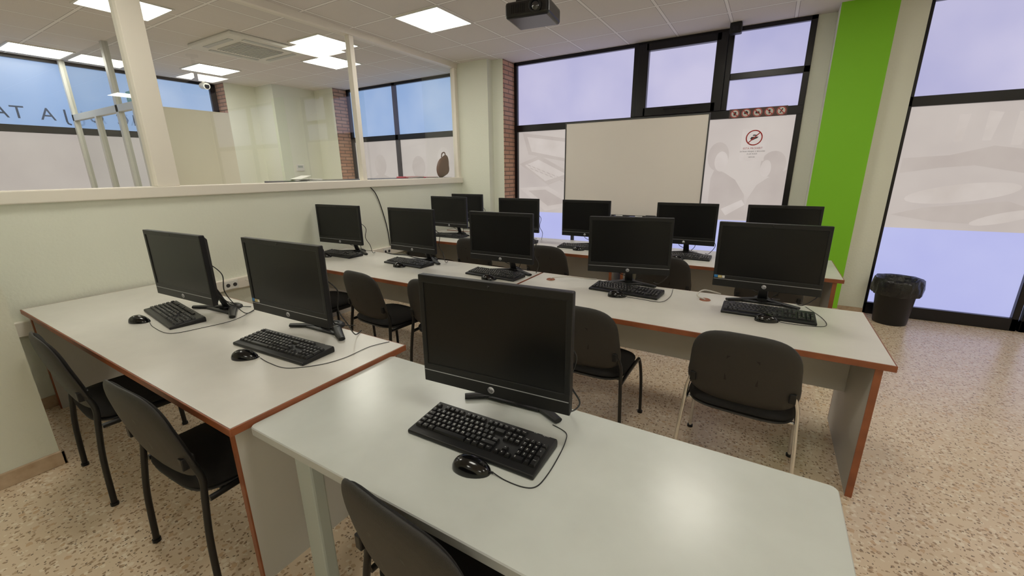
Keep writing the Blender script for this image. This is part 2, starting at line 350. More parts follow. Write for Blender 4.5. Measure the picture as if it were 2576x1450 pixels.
# ------------------------------------------------------------------ projector
r=empty('projector',(-1.70,3.17,2.70),math.radians(8)); tag(r,'black ceiling-mounted video projector on a short pole','projector')
mb=MB(); mb.box((-.17,-.15,0),(.17,.15,.11),0,.022,3)
for i in range(7): mb.box((-.172,-.10+i*.03,.03),(-.168,-.085+i*.03,.085),1)
for i in range(8): mb.box((-.12+i*.014,-.153,.03),(-.113+i*.014,-.148,.085),1)
ob('projector_body',mb.mesh('projector_body',['proj','gloss']),r)
mb=MB(); c=Matrix.Translation((.07,-.15,.058))@Matrix.Rotation(math.pi/2,4,'X')
mb.lathe([(.045,-.01),(.045,.02),(.036,.022),(.033,.005)],mx=c); ob('lens_ring',mb.mesh('lens_ring',['plastic']),r)
mb=MB(); mb.lathe([(.034,.008),(.02,.014),(.001,.017)],mx=c); ob('lens',mb.mesh('projector_lens',['lens']),r)
mb=MB(); mb.tube([(0,0,.13),(0,0,.46)],.022); mb.box((-.1,-.1,.108),(.1,.1,.13)); mb.lathe([(.07,.473),(.07,.455),(.02,.45)]); 
for sx in(-1,1): mb.tube([(sx*.09,-.09,.12),(sx*.02,0,.2)],.008)
ob('ceiling_mount',mb.mesh('ceiling_mount',['proj']),r)
# sensor on window head
mb=MB(); mb.box((-.06,-.05,-.05),(.06,.05,.06),0,.01); mb.box((-.03,-.056,-.03),(.03,-.05,.02),1)
o=ob('motion_sensor',mb.mesh('motion_sensor',['plastic','gloss']),None,(-.55,5.8,ZC-.062)); tag(o,'small black box sensor fixed at the ceiling edge','sensor')
# ------------------------------------------------------------------ desks
def desk(x0,x1,y0,y1,zt,label,group='computer desks in rows',left=True,right=True):
    r=empty('desk',((x0+x1)/2,y0,0)); tag(r,label,'desk',group); w=(x1-x0)/2; d=y1-y0; e=.007
    mb=MB(); mb.box((-w+e,e,zt-.03),(w-e,d-e,zt)); ob('tabletop',mb.mesh('tabletop',['laminate']),r)
    mb=MB(); 
    for a,b in [((-w,0,zt-.031),(w,e,zt-.0005)),((-w,d-e,zt-.031),(w,d,zt-.0005)),((-w,e,zt-.031),(-w+e,d-e,zt-.0005)),((w-e,e,zt-.031),(w,d-e,zt-.0005))]: mb.box(a,b,0,.0015,1)
    ob('edge_band',mb.mesh('edge_band',['edge']),r)
    for sx,on in ((-1,left),(1,right)):
        if not on: continue
        mb=MB(); xa=sx*(w-.055); mb.box((xa-.014,.03,0),(xa+.014,d-.04,zt-.031)); mb.box((xa-.0145,.024,0),(xa+.0145,.03,zt-.031),1); mb.box((xa-.0145,d-.04,0),(xa+.0145,d-.034,zt-.031),1)
        ob('side_panel',mb.mesh('side_panel',['panel','edge']),r)
    mb=MB(); mb.box((-w+.07,d*.60,zt-.40),(w-.07,d*.60+.02,zt-.031)); ob('modesty_panel',mb.mesh('modesty_panel',['panel']),r)
    return r
DL='long pale laminate desk with reddish-brown edges'
desk(-4.235,-1.518,.578,1.438,.75,DL+', beside the partition wall')
desk(-4.235,-1.625,2.353,3.213,.75,DL+', holding three computers')
desk(-1.615,.601,2.353,3.213,.75,DL+', holding two computers')
desk(-4.235,-1.25,4.113,4.973,.75,DL+', facing the whiteboard')
desk(-1.24,.609,4.113,4.973,.75,DL+', beside the green pillar')
# front desk
r=empty('desk',(-.6165,.64,0)); tag(r,'pale grey office desk with rounded corners and metal legs','desk','computer desks in rows')
w=.8985; d=.697
def rrect(w0,w1,d0,d1,rad,k=6):
    P=[]
    for cx,cy,a0 in [(w1-rad,d1-rad,0),(w0+rad,d1-rad,90),(w0+rad,d0+rad,180),(w1-rad,d0+rad,270)]:
        for i in range(k+1):
            a=math.radians(a0+90*i/k); P.append((cx+rad*math.cos(a),cy+rad*math.sin(a)))
    return P
def slab(mb,P,z0,z1,mt=0,ms=0):
    n=len(P); mb.add([(x,y,z1) for x,y in P],[list(range(n))],mt); mb.add([(x,y,z0) for x,y in P],[list(range(n))[::-1]],ms)
    mb.add([(x,y,z0) for x,y in P]+[(x,y,z1) for x,y in P],[[i,(i+1)%n,n+(i+1)%n,n+i] for i in range(n)],ms,False)
mb=MB(); slab(mb,rrect(-w+.003,w-.003,.003,d-.003,.02),.702,.7305,0,0); ob('tabletop',mb.mesh('front_tabletop',['laminate_g']),r)
mb=MB(); P=rrect(-w,w,0,d,.022); Q=rrect(-w+.003,w-.003,.003,d-.003,.02); n=len(P)
vs=[(x,y,.70) for x,y in P]+[(x,y,.727) for x,y in P]+[(x,y,.730) for x,y in Q]+[(x,y,.70) for x,y in Q]
fs=[]
for i in range(n):
    j=(i+1)%n
    for a,b in ((0,1),(1,2),(2,3),(3,0)): fs.append([a*n+i,a*n+j,b*n+j,b*n+i])
mb.add(vs,fs); ob('edge_band',mb.mesh('front_edge',['grey_edge']),r)
for sx in (-1,1):
    for yy in (.06,.6):
        mb=MB(); xa=sx*.655; mb.box((xa-.045,yy-.025,.0),(xa+.045,yy+.025,.70),0,.008); ob('leg',mb.mesh('desk_leg',['grey_metal']),r)
mb=MB(); 
for yy in (.06,.6): mb.box((-.61,yy-.015,.655),(.61,yy+.015,.70),0,.004)
for sx in (-1,1): mb.box((sx*.655-.02,.085,.66),(sx*.655+.02,.575,.70))
ob('frame_rail',mb.mesh('frame_rail',['grey_metal']),r)
mb=MB(); mb.box((-.6,.50,.40),(.6,.515,.65)); ob('modesty_panel',mb.mesh('modesty_f',['panel']),r)
# teacher desk
desk(-4.2,-3.2,5.02,5.48,.75,'small pale desk standing beside the wall pillar')
# ------------------------------------------------------------------ chairs
def chair(loc,rz,metal='black_metal',label='black fabric visitor chair with curved back and black tube legs'):
    r=empty('visitor_chair',loc,rz); tag(r,label,'chair','visitor chairs at the desks')
    mb=MB(); mb.pad(lambda x,z,y:(x,z,.455+y-.4*max(0,z)**2),.50,.46,.035,.012,4,0); ob('seat',mb.mesh('seat',['chair_fabric']),r)
    mb=MB(); mb.pad(lambda x,z,y:(x,z,.435+y-.4*max(0,z)**2),.49,.45,.012,.02,4,0); ob('seat_shell',mb.mesh('seat_shell',['chair_shell']),r)
    def bk(x,z,y):
        yy=-.262+y+.42*x*x-.22*z+.25*z*z
        return (x*(1-.10*(z/.2) if z<0 else 1-.04*(z/.2)),yy,.685+z-.1*x*x*(1 if z>0 else -1))
    mb=MB(); mb.pad(bk,.475,.40,-.004,.022,3.6,0)
    def inset(x,z): return bk(x,z,-.0225)
    mb.add([inset(-.07,-.06),inset(.07,-.06),inset(.07,.08),inset(-.07,.08)],[[0,1,2,3]],1)
    ob('backrest_shell',mb.mesh('backrest_shell',['chair_shell','plastic']),r)
    mb=MB(); mb.pad(lambda x,z,y:bk(x,z,y+.004),.455,.38,.024,.004,3.6,0); ob('backrest',mb.mesh('backrest',['chair_fabric']),r)
    for sx in (-1,1):
        mb=MB(); mb.tube(smooth([(sx*.272,-.245,.0),(sx*.262,-.235,.25),(sx*.25,-.215,.43),(sx*.243,-.205,.52),(sx*.222,-.222,.60)]),.013,0,10,.010)
        mb.tube([(sx*.272,-.245,0),(sx*.272,-.245,.015)],.017,1); mb.box((sx*.215-.014,-.25,.57),(sx*.215+.014,-.205,.62),1,.004)
        ob('leg',mb.mesh('rear_leg',[metal,'plastic']),r)
        mb=MB(); mb.tube(smooth([(sx*.272,.245,.0),(sx*.265,.235,.25),(sx*.255,.20,.40),(sx*.25,.13,.425),(sx*.25,-.20,.425)]),.013,0,10,.010)
        mb.tube([(sx*.272,.245,0),(sx*.272,.245,.015)],.017,1)
        ob('leg',mb.mesh('front_leg',[metal,'plastic']),r)
    mb=MB(); mb.tube([(-.25,-.14,.42),(.25,-.14,.42)],.010); mb.tube([(-.25,.14,.415),(.25,.14,.415)],.010); ob('crossbar',mb.mesh('crossbar',[metal]),r)
    return r
c0=chair((-2.91,.71,0),math.radians(-3))
def ch(x,y,rz): return dup(c0,(x,y,0),math.radians(rz))
ch(-1.935,.72,2); ch(-.64,.81,-6)
ch(-.84,2.385,0); ch(-2.62,2.35,-5); ch(-1.99,2.42,2); ch(-3.45,2.37,0)
for x,y,a in [(-1.88,4.05,0),(-.72,4.05,0),(.10,4.1,0),(-2.85,4.1,0),(-3.7,4.12,0)]: ch(x,y,a)
chair((.015,2.37,0),math.radians(-3),'chrome','black fabric visitor chair with curved back and chrome legs')
# ------------------------------------------------------------------ computers
def monitor(loc,rz,scale=(1,1,1),sticker=False,label='black all-in-one computer with blank dark screen on an angled stand'):
    r=empty('computer_monitor',loc,rz,scale); tag(r,label,'computer monitor','all-in-one computers on the desks')
    W=.57;H=.41;zb=.131
    tl=Matrix.Translation((0,0,zb))
    def O(name,mb,mats): return ob(name,mb.mesh(name,mats),r)
    mb=MB(); mb.box((-W/2,.006,0),(W/2,.03,H),0,.006,3,tl)
    def fr(w0,z0,z1,y): return [(-w0,y,z0),(w0,y,z0),(w0,y,z1),(-w0,y,z1)]
    A=fr(W/2-.008,.008,H-.008,.029);B=fr(W/2-.03,.03,H-.03,.055);C=fr(W/2-.09,.07,H-.08,.07)
    mb.add(A+B+C,[[0,1,5,4],[1,2,6,5],[2,3,7,6],[3,0,4,7],[4,5,9,8],[5,6,10,9],[6,7,11,10],[7,4,8,11],[8,9,10,11]],0,False,tl)
    O('monitor_housing',mb,['plastic'])
    mb=MB(); b=.02;bt=.028;bb=.074
    mb.box((-W/2,0,0),(W/2,.012,bb),0,.003,2,tl); mb.box((-W/2,0,H-bt),(W/2,.012,H),0,.003,2,tl); mb.box((-W/2,0,bb-.004),(-W/2+b,.012,H-bt+.004),0,.003,2,tl); mb.box((W/2-b,0,bb-.004),(W/2,.012,H-bt+.004),0,.003,2,tl)
    O('bezel',mb,['plastic'])
    mb=MB(); mb.box((-W/2+b-.002,.004,bb-.002),(W/2-b+.002,.008,H-bt+.002),0,0,2,tl); O('screen',mb,['screen'])
    mb=MB(); mb.box((-W/2+.004,-.001,.046),(W/2-.004,.001,.049),0,0,2,tl); O('trim_strip',mb,['silver'])
    mb=MB(); c=tl@Matrix.Translation((0,0,.024))@Matrix.Rotation(math.pi/2,4,'X'); mb.lathe([(.0125,0),(.0125,.0015),(.0001,.0016)],mx=c,n=24)
    addtext(mb,'hp',.019,c@Matrix.Translation((0,.001,.0022)),1); O('logo_badge',mb,['silver_disc','plastic'])
    mb=MB(); c=tl@Matrix.Translation((0,-.0002,H-.014))@Matrix.Rotation(math.pi/2,4,'X'); mb.lathe([(.0045,0),(.0045,.0008),(.0001,.0009)],mx=c,n=16); O('webcam',mb,['gloss'])
    if sticker:
        mb=MB(); mb.box((-W/2+.006,-.0012,.056),(-W/2+.026,0,.072),0,0,2,tl); mb.box((-W/2+.028,-.0012,.054),(-W/2+.05,0,.070),1,0,2,tl); mb.box((-W/2+.052,-.0012,.055),(-W/2+.066,0,.07),2,0,2,tl); O('sticker',mb,['blue','yellow','paper'])
    mb=MB()
    mb.tube([(0,.225,.02),(0,.19,.12),(0,.145,.22),(0,.105,.27)],[.012]*4,0,12,[.03,.026,.028,.035])
    mb.box((-.05,.065,.24),(.05,.115,.32),0,.008); O('stand_neck',mb,['plastic'])
    mb=MB()
    mb.tube(smooth([(0,.27,.011),(-.10,.20,.011),(-.2,.135,.011)]),[.010]*17,0,10,[.03-.0008*i for i in range(17)])
    mb.tube(smooth([(0,.27,.011),(.10,.20,.011),(.2,.135,.011)]),[.010]*17,0,10,[.03-.0008*i for i in range(17)])
    mb.lathe([(.001,.024),(.035,.024),(.05,.012),(.052,.001)],c=(0,.27,0)); mb.tube([(0,.255,.013),(0,.195,.02)],.012,0,10,.03)
    mb.box((-.11,.165,.004),(.11,.19,.014),0,.003)
    O('stand_base',mb,['plastic'])
    mb=MB(); mb.tube(smooth([(.05,.11,.20),(.09,.17,.1),(.05,.24,.03),(.10,.32,.006)]),.003,0,6); mb.tube(smooth([(-.03,.11,.18),(-.07,.19,.09),(.02,.27,.03),(-.05,.33,.006)]),.003,0,6)
    mb.tube(smooth([(W/2-.05,.06,.36),(W/2-.01,.085,.30),(W/2-.03,.09,.2),(W/2-.0,.11,.12),(W/2-.06,.2,.02),(W/2-.1,.28,.006)]),.003,0,6); O('cable',mb,['cable'])
    return r
Zd=.7502
m1=monitor((-2.98,1.055,Zd),math.radians(3),(1.13,1,1.0))
st=monitor((-2.075,1.165,Zd),math.radians(1.5),(1.12,1,1),True,'black all-in-one computer with blank screen and small corner stickers')
dup(st,(.05,2.93,Zd),math.radians(-1),(1.02,1,1.01))
for x,y,a,s in [(-3.89,2.87,3,1.14),(-2.85,2.88,-2,1.04),(-1.865,2.90,1,1.07),(-.815,2.99,12,1.02),(-3.72,4.50,-3,1.12),(-2.63,4.52,0,1),(-1.745,4.51,0,1),(-.675,4.48,0,1),(.14,4.5,0,1.01)]:
    dup(m1,(x,y,Zd),math.radians(a),(s,1,1))
dup(m1,(-.736,1.07,.7305),math.radians(4.5))
dup(m1,(-3.87,5.12,Zd),math.radians(0))
# keyboards
U=.0217
rows=[[('Esc',1,0)]+[('F%d'%(i+1),1,2+i+(.5 if i>3 else 0)+(.5 if i>7 else 0)) for i in range(12)]+[('Impr',1,15.25),('Bloq',1,16.25),('Pausa',1,17.25)],
 [(c,1,i) for i,c in enumerate('º1234567890\'¡')]+[('<-',2,13),('Ins',1,15.25),('Inic',1,16.25),('RePg',1,17.25),('Num',1,18.5),('/',1,19.5),('*',1,20.5),('-',1,21.5)],
 [('Tab',1.5,0)]+[(c,1,1.5+i) for i,c in enumerate('QWERTYUIOP`+')]+[('Sup',1,15.25),('Fin',1,16.25),('AvPg',1,17.25),('7',1,18.5),('8',1,19.5),('9',1,20.5)],
 [('Mayus',1.75,0)]+[(c,1,1.75+i) for i,c in enumerate('ASDFGHJKLÑ´Ç')]+[('Intro',1.25,13.75),('4',1,18.5),('5',1,19.5),('6',1,20.5)],
 [('Shift',1.25,0),('<',1,1.25)]+[(c,1,2.25+i) for i,c in enumerate('ZXCVBNM,.-')]+[('Shift',2.75,12.25),('^',1,16.25),('1',1,18.5),('2',1,19.5),('3',1,20.5)],
 [('Ctrl',1.25,0),('Win',1.25,1.25),('Alt',1.25,2.5),('',6.25,3.75),('AltGr',1.25,10),('Win',1.25,11.25),('Menu',1.25,12.5),('Ctrl',1.25,13.75),('<',1,15.25),('v',1,16.25),('>',1,17.25),('0',2,18.5),('.',1,20.5)]]
tall=[('+',21.5,2),('Intro',21.5,4)]
def zsl(y): return .018+(y+.09)*.085
def keymesh(mb,x0,y0,w,h,leg):
    c=.0014; x1=x0+w-c;y1=y0+h-c;x0+=c;y0+=c; z=zsl((y0+y1)/2)-.001; t=.0075; i=.0028
    def q(x,y,zz): return (x,y,zz+(y-(y0+y1)/2)*.085)
    V=[q(x0,y0,z),q(x1,y0,z),q(x1,y1,z),q(x0,y1,z),q(x0+i,y0+i,z+t),q(x1-i,y0+i,z+t),q(x1-i,y1-i*.6,z+t),q(x0+i,y1-i*.6,z+t)]
    mb.add(V,[[0,1,5,4],[1,2,6,5],[2,3,7,6],[3,0,4,7],[4,5,6,7]],0)
    if leg:
        s=.0105 if len(leg)==1 else .0056
        mx=Matrix.Translation((x0+i+.001+(.002 if len(leg)==1 else 0),(y0+y1)/2+.0015,z+t+.0004))@Matrix.Rotation(.085,4,'X')
        addtext(mb,leg,s,mx,1,'LEFT')
kx=-11.25*U
ky=[.062,.035,.0135,-.008,-.0295,-.051]
keys=[]
for ri,row in enumerate(rows):
    for leg,w,x in row: keys.append((kx+x*U,ky[ri]-.0108,w*U,.0215,leg))
for leg,x,ri in tall: keys.append((kx+x*U,ky[ri+1]-.0108,U,.043,leg))
def keyboard(loc,rz,scale=(1,1,1),full=True,label='black wired full-size keyboard with white key legends'):
    r=empty('keyboard',loc,rz,scale); tag(r,label,'keyboard','keyboards on the desks')
    mb=MB(); mb.box((-.255,-.092,0),(.255,.092,.012),0,.005,3)
    mb.v=[(x,y,z+(max(0,z-.002)/.010)*((y+.09)*.085+.004)) for x,y,z in mb.v]
    for x in (-.2,.2): mb.box((x-.015,.07,-.0),(x+.015,.085,.006))
    addtext(mb,'logitech',.008,Matrix.Translation((.215,.083,zsl(.083)+.0006))@Matrix.Rotation(.085,4,'X'),1)
    addtext(mb,'K120',.006,Matrix.Translation((.175,.083,zsl(.083)+.0006))@Matrix.Rotation(.085,4,'X'),1)
    ob('keyboard_body',mb.mesh('keyboard_body',['plastic','legend'],False),r)
    if full:
        for k in keys:
            m2=MB(); cx=k[0]+k[2]/2; cy=k[1]+k[3]/2; keymesh(m2,*k); zc=zsl(cy); m2.v=[(a-cx,b-cy,c-zc) for a,b,c in m2.v]
            ob('key',m2.mesh('key',['key','legend'],False),r,(cx,cy,zc))
    else:
        m2=MB()
        for k in keys: keymesh(m2,*k)
        o=ob('keys',m2.mesh('keys',['key','legend'],False),r); o['kind']='stuff'
    return r
kf=keyboard((-.737,1.0,.7305),math.radians(1.5),(.97,1,1))
for x,y,a,s in [(-3.14,1.04,-7,1.12),(-2.04,1.09,3,1.1),(-.81,2.96,-4,1.0),(.085,2.875,0,.97)]: dup(kf,(x,y,Zd),math.radians(a),(s,1,1))
ks=keyboard((-3.92,2.88,Zd),math.radians(0),(1,1,1),False)
for x,y,a in [(-2.93,2.90,-3),(-1.93,2.91,-3),(-3.72,4.48,0),(-2.63,4.48,0),(-1.78,4.48,0),(-.66,4.46,0),(.13,4.48,0)]: dup(ks,(x,y,Zd),math.radians(a))
# mice
def mouse(loc,rz):
    r=empty('computer_mouse',loc,rz); tag(r,'small glossy black wired optical mouse','computer mouse','computer mice beside the keyboards')
    mb=MB(); vs=[];fs=[];nu,nv=20,28
    for i in range(nu+1):
        ph=math.pi/2*i/nu
        for j in range(nv):
            a=2*math.pi*j/nv; ca,sa=math.cos(a),math.sin(a); rr=math.cos(ph)**.85
            y=.063*rr*sa; x=.039*rr*math.copysign(abs(ca)**.85,ca)*(1-.12*abs(sa)*(1 if sa>0 else 0)); z=.044*math.sin(ph)*(1-.22*(y/.063 if y>0 else 0))
            vs.append((x,y-.006*math.sin(ph),z))
    for i in range(nu):
        for j in range(nv): fs.append([i*nv+j,i*nv+(j+1)%nv,(i+1)*nv+(j+1)%nv,(i+1)*nv+j])
    fs.append(list(range(nv))[::-1]); mb.add(vs,fs,0,True); ob('mouse_body',mb.mesh('mouse_body',['gloss']),r)
    mb=MB(); mb.tube([(-.004,.034,.027),(.004,.034,.027)],.009,n=16); ob('scroll_wheel',mb.mesh('scroll_wheel',['plastic_rough']),r)
    mb=MB(); mb.tube([(0,.059,.006),(0,.071,.006)],.0032,n=8); ob('strain_relief',mb.mesh('strain_relief',['plastic']),r)
    return r
mo=mouse((-.675,.865,.7305),math.radians(-78))
for x,y,a in [(-3.20,.885,-65),(-2.09,.93,-60),(-.83,2.81,-72),(.085,2.745,-75),(-3.98,2.745,-80),(-2.92,2.765,-80),(-1.9,2.77,-80),(-1.75,4.345,-80),(-.7,4.325,-80)]: dup(mo,(x,y,Zd),math.radians(a))
def cable(pts,label,r=.0018,m='cable',name='cable',k=8):
    mb=MB(); mb.tube(smooth(pts,k),r,0,6); o=ob(name,mb.mesh(name,[m])); tag(o,label,'cable'); return o
z=.7325
cable([(-.605,.88,z+.004),(-.56,.875,z),(-.50,.878,z),(-.468,.90,z),(-.462,.96,z),(-.468,1.05,z),(-.48,1.13,z),(-.50,1.18,z),(-.56,1.2,z)],'thin black mouse cable looping round the keyboard on the desk')
z=.7525
cable([(-2.02,.965,z),(-1.93,.955,z),(-1.80,.965,z),(-1.70,1.06,z),(-1.66,1.17,z),(-1.66,1.32,z),(-1.62,1.42,z)],'thin black mouse cable trailing across the desk')
cable([(-3.13,.91,z),(-3.0,.885,z),(-2.80,.89,z),(-2.74,1.02,z),(-2.72,1.2,z),(-2.85,1.41,z)],'thin black mouse cable beside the keyboard')
cable([(.155,2.755,z),(.25,2.755,z),(.37,2.80,z),(.37,2.95,z),(.30,3.16,z)],'thin black mouse cable beside the keyboard')
cable([(-.76,2.825,z),(-.66,2.82,z),(-.53,2.82,z),(-.50,2.98,z),(-.52,3.18,z)],'thin black mouse cable beside the keyboard')
cable([(-1.45,3.02,z+.004),(-1.4,2.98,z+.03),(-1.3,3.06,z+.03),(-1.2,3.14,z+.01),(-1.12,3.2,z)],'beige power cable coming through the desk joint',.004,'wcable')
cable([(-.28,3.02,z),(-.33,3.0,z+.03),(-.3,3.12,z+.04),(-.2,3.2,z+.005)],'beige power cable coming through the desk grommet',.005,'wcable')
for x,y in [(-1.45,3.02),(-.28,3.02)]:
    mb=MB(); mb.lathe([(.001,.002),(.028,.002),(.032,.006),(.036,.002),(.036,0)],mi=0); o=ob('cable_grommet',mb.mesh('cable_grommet',['edge']),None,(x,y,Zd)); tag(o,'round brown cable hole ring set in the desk top','cable grommet','desk grommets')
cable([(XW+.01,3.62,1.48),(XW+.012,3.74,1.36),(XW+.012,3.82,1.15),(XW+.012,3.88,.9),(XW+.015,3.90,.67)],'loose black cable running down the partition wall',.006,k=10)
cable([(XW+.07,2.0,.64),(-4.05,2.25,.5),(-3.9,2.6,.45)],'white cable hanging from the wall trunking',.004,'wcable')
cable([(-3.55,3.195,.757),(-3.4,3.17,.757),(-3.25,3.195,.757),(-3.1,3.15,.757),(-2.95,3.13,.757)],'black cables lying along the rear of the desk',.005)
# trunking with sockets
r=empty('cable_trunking',(XW,0,0)); tag(r,'cream plastic cable trunking along the partition wall','cable trunking')
mb=MB(); mb.box((0,.46,.565),(.05,5.5,.665),0,.004); ob('trunking_channel',mb.mesh('trunking',['white_trim']),r)
for y in (.8,1.88,2.6,3.8,4.6):
    mb=MB(); mb.box((.05,y-.06,.575),(.062,y+.06,.655),0,.004); 
    for s in(-.03,.03): mb.tube([(.0615,y+s,.615),(.063,y+s,.615)],.018,1,16)
    ob('socket',mb.mesh('socket',['paper','boardframe']),r)
# ------------------------------------------------------------------ whiteboard
r=empty('whiteboard',(-1.538,5.40,0)); tag(r,'large blank whiteboard with thin dark frame on a floor stand','whiteboard')
w=.871
mb=MB(); mb.box((-w+.01,0,1.05),(w-.01,.018,2.205)); ob('board_surface',mb.mesh('board_surface',['board']),r)
mb=MB()
for a,b in [((-w,-.006,1.04),(w,.024,1.054)),((-w,-.006,2.2),(w,.024,2.216)),((-w,-.006,1.054),(-w+.014,.024,2.2)),((w-.014,-.006,1.054),(w,.024,2.2))]: mb.box(a,b)
ob('board_frame',mb.mesh('board_frame',['boardframe']),r)
mb=MB(); mb.box((-.45,-.07,1.022),(.35,.0,1.034)); mb.box((-.45,-.073,1.022),(.35,-.068,1.045)); ob('pen_tray',mb.mesh('pen_tray',['boardframe']),r)
for sx in (-1,1):
    mb=MB(); mb.box((sx*.75-.02,.026,.02),(sx*.75+.02,.06,1.9)); mb.box((sx*.75-.025,-.22,0),(sx*.75+.025,.30,.035)); ob('stand_leg',mb.mesh('stand_leg',['boardframe']),r)
mb=MB(); mb.tube([(-.06,0,.008),(.06,0,.008)],.008,0,12); mb.tube([(.03,0,.008),(.065,0,.008)],.0092,1,12)
p=ob('marker_pen',mb.mesh('marker_pen',['paper','plastic']),None,(-1.35,5.365,1.036)); tag(p,'whiteboard marker pen lying on the tray','marker pen','marker pens on the whiteboard tray')
for x in (-1.6,-1.75):
    q=p.copy(); COL.objects.link(q); q.location=(x,5.365,1.036)
mb=MB(); mb.box((-.06,-.02,0),(.06,.02,.03),0,.006); o=ob('board_eraser',mb.mesh('board_eraser',['boardframe']),None,(-1.22,5.365,1.0345)); tag(o,'grey whiteboard eraser lying on the tray','eraser')
# ------------------------------------------------------------------ waste bin
r=empty('waste_bin',(1.29,5.72,0),0,(.92,.92,1.12)); tag(r,'black plastic waste bin lined with a black bag beside the door','waste bin')
mb=MB(); mb.lathe([(.001,.0),(.15,.0),(.155,.01),(.19,.40),(.20,.405),(.2,.42),(.185,.42),(.15,.02),(.001,.02)],n=40); ob('bin_body',mb.mesh('bin_body',['plastic']),r)
mb=MB(); wob=lambda j,a:.025*math.sin(7*a+j)+.02*math.sin(11*a+2*j)+.012*math.sin(19*a)
mb.lathe([(.10,.2),(.17,.38),(.19,.43),(.212,.44),(.222,.41),(.226,.36),(.222,.30),(.212,.285)],n=96,wob=wob); ob('bin_liner',mb.mesh('bin_liner',['bag']),r)
# ------------------------------------------------------------------ signs on the window
yS=5.962
r=empty('pictogram_strip',(0,yS,0)); tag(r,'dark strip with five round red prohibition pictograms','sign')
mb=MB(); mb.box((-.53,0,2.19),(.06,.003,2.295)); ob('strip',mb.mesh('strip',['maroon']),r)
for i in range(5):
    cx=-.47+i*.118; mx=frameXZ(cx,-.001,2.243); mb=MB()
    mb.lathe([(.0001,.001),(.047,.001),(.048,0)],mx=mx,n=28,mi=0); 
    n=28; vs=[];fs=[]
    for k in range(n):
        a=2*math.pi*k/n
        for rr in (.038,.047): vs.append((rr*math.cos(a),rr*math.sin(a),.002))
    for k in range(n): fs.append([2*k,2*k+1,(2*k+3)%(2*n),(2*k+2)%(2*n)])
    mb.add(vs,fs,1,False,mx)
    mb.add([(-.03,.024,.003),(-.024,.03,.003),(.03,-.024,.003),(.024,-.03,.003)],[[0,1,2,3]],1,False,mx)
    shp=[[(-.012,-.02),(.012,-.02),(.015,.018),(-.015,.018)],[(-.02,-.01),(.02,-.01),(.02,.012),(0,.024),(-.02,.012)],[(-.022,-.012),(.022,-.012),(.016,.008),(-.02,.012)],[(-.004,-.024),(.006,-.024),(.01,.02),(-.01,.022)],[(-.016,-.022),(-.006,-.022),(.016,.022),(.004,.024)]][i]
    mb.add([(x,y,.0025) for x,y in shp],[list(range(len(shp)))],2,False,mx)
    ob('pictogram',mb.mesh('pictogram',['paper','red','plastic']),r)
r=empty('notice_sign',(-.235,yS+.035,0)); tag(r,'white notice sticker with red no-food symbol and text','sign')
mb=MB(); mb.box((-.13,0,1.70),(.13,.002,2.07)); ob('sign_sheet',mb.mesh('sign_sheet',['print_a']),r)
mb=MB(); mx=frameXZ(0,-.001,1.965); n=36; vs=[];fs=[]
for k in range(n):
    a=2*math.pi*k/n
    for rr in (.075,.088): vs.append((rr*math.cos(a),rr*math.sin(a),0))
for k in range(n): fs.append([2*k,2*k+1,(2*k+3)%(2*n),(2*k+2)%(2*n)])
mb.add(vs,fs,0,False,mx); mb.add([(-.058,-.05,.001),(-.05,-.058,.001),(.058,.05,.001),(.05,.058,.001)],[[0,1,2,3]],0,False,mx)
mb.add([(-.04,-.012,0),(-.02,-.03,0),(.035,-.005,0),(.045,.01,0),(.0,.012,0),(-.03,.01,0)],[[0,1,2,3,4,5]],1,False,mx); mb.add([(-.02,.022,0),(.03,.02,0),(.035,.032,0),(-.01,.036,0)],[[0,1,2,3]],1,False,mx); ob('prohibition_symbol',mb.mesh('prohibition',['red','boardframe']),r)
mb=MB(); addtext(mb,'ESTÀ PROHIBIT',.030,frameXZ(0,-.001,1.845),0); addtext(mb,'ENTRAR MENJAR O BEGUDES',.020,frameXZ(0,-.001,1.81),1); addtext(mb,'A LES AULES',.020,frameXZ(0,-.001,1.782),1); addtext(mb,'GRÀCIES',.018,frameXZ(0,-.001,1.745),1)
ob('sign_text',mb.mesh('sign_text',['red','plastic']),r)
# printed figures on the vinyl
def ell(cx,cz,a,b,n=24,rot=0): return [(cx+a*math.cos(2*math.pi*k/n)*math.cos(rot)-b*math.sin(2*math.pi*k/n)*math.sin(rot),cz+a*math.cos(2*math.pi*k/n)*math.sin(rot)+b*math.sin(2*math.pi*k/n)*math.cos(rot)) for k in range(n)]
def decal(name,label,shapes,y=6.0):
    mb=MB()
    for i,(mi,P) in enumerate(shapes):
        mb.add([(x,y+.004-.0006*i,z) for x,z in P],[list(range(len(P)))],mi)
    o=ob(name,mb.mesh(name,['print_a','print_b']),None); tag(o,label,'window decal'); return o
keyrows=[]
for a in range(3):
    for b in range(7):
        x=-3.33+b*.085+a*.05; zz=1.70-b*.03-a*.05+.02; keyrows.append((1,[(x,zz),(x+.06,zz-.02),(x+.09,zz-.05),(x+.03,zz-.03)]))
decal('window_print','faint printed laptops and notebooks on the frosted film',[(1,[(-3.4,2.18),(-2.6,2.06),(-2.55,1.72),(-3.3,1.86)]),(0,[(-3.32,2.12),(-2.67,2.02),(-2.63,1.78),(-3.24,1.9)]),(1,[(-3.46,1.72),(-3.1,1.84),(-2.52,1.55),(-2.95,1.40)]),
  (0,[(-3.36,1.70),(-3.12,1.78),(-2.65,1.56),(-3.0,1.46)]),(0,[(-3.46,1.35),(-2.95,1.38),(-2.45,1.12),(-3.0,1.0)]),(1,[(-3.3,1.31),(-3.0,1.33),(-2.62,1.14),(-2.95,1.08)])]+keyrows[:14])
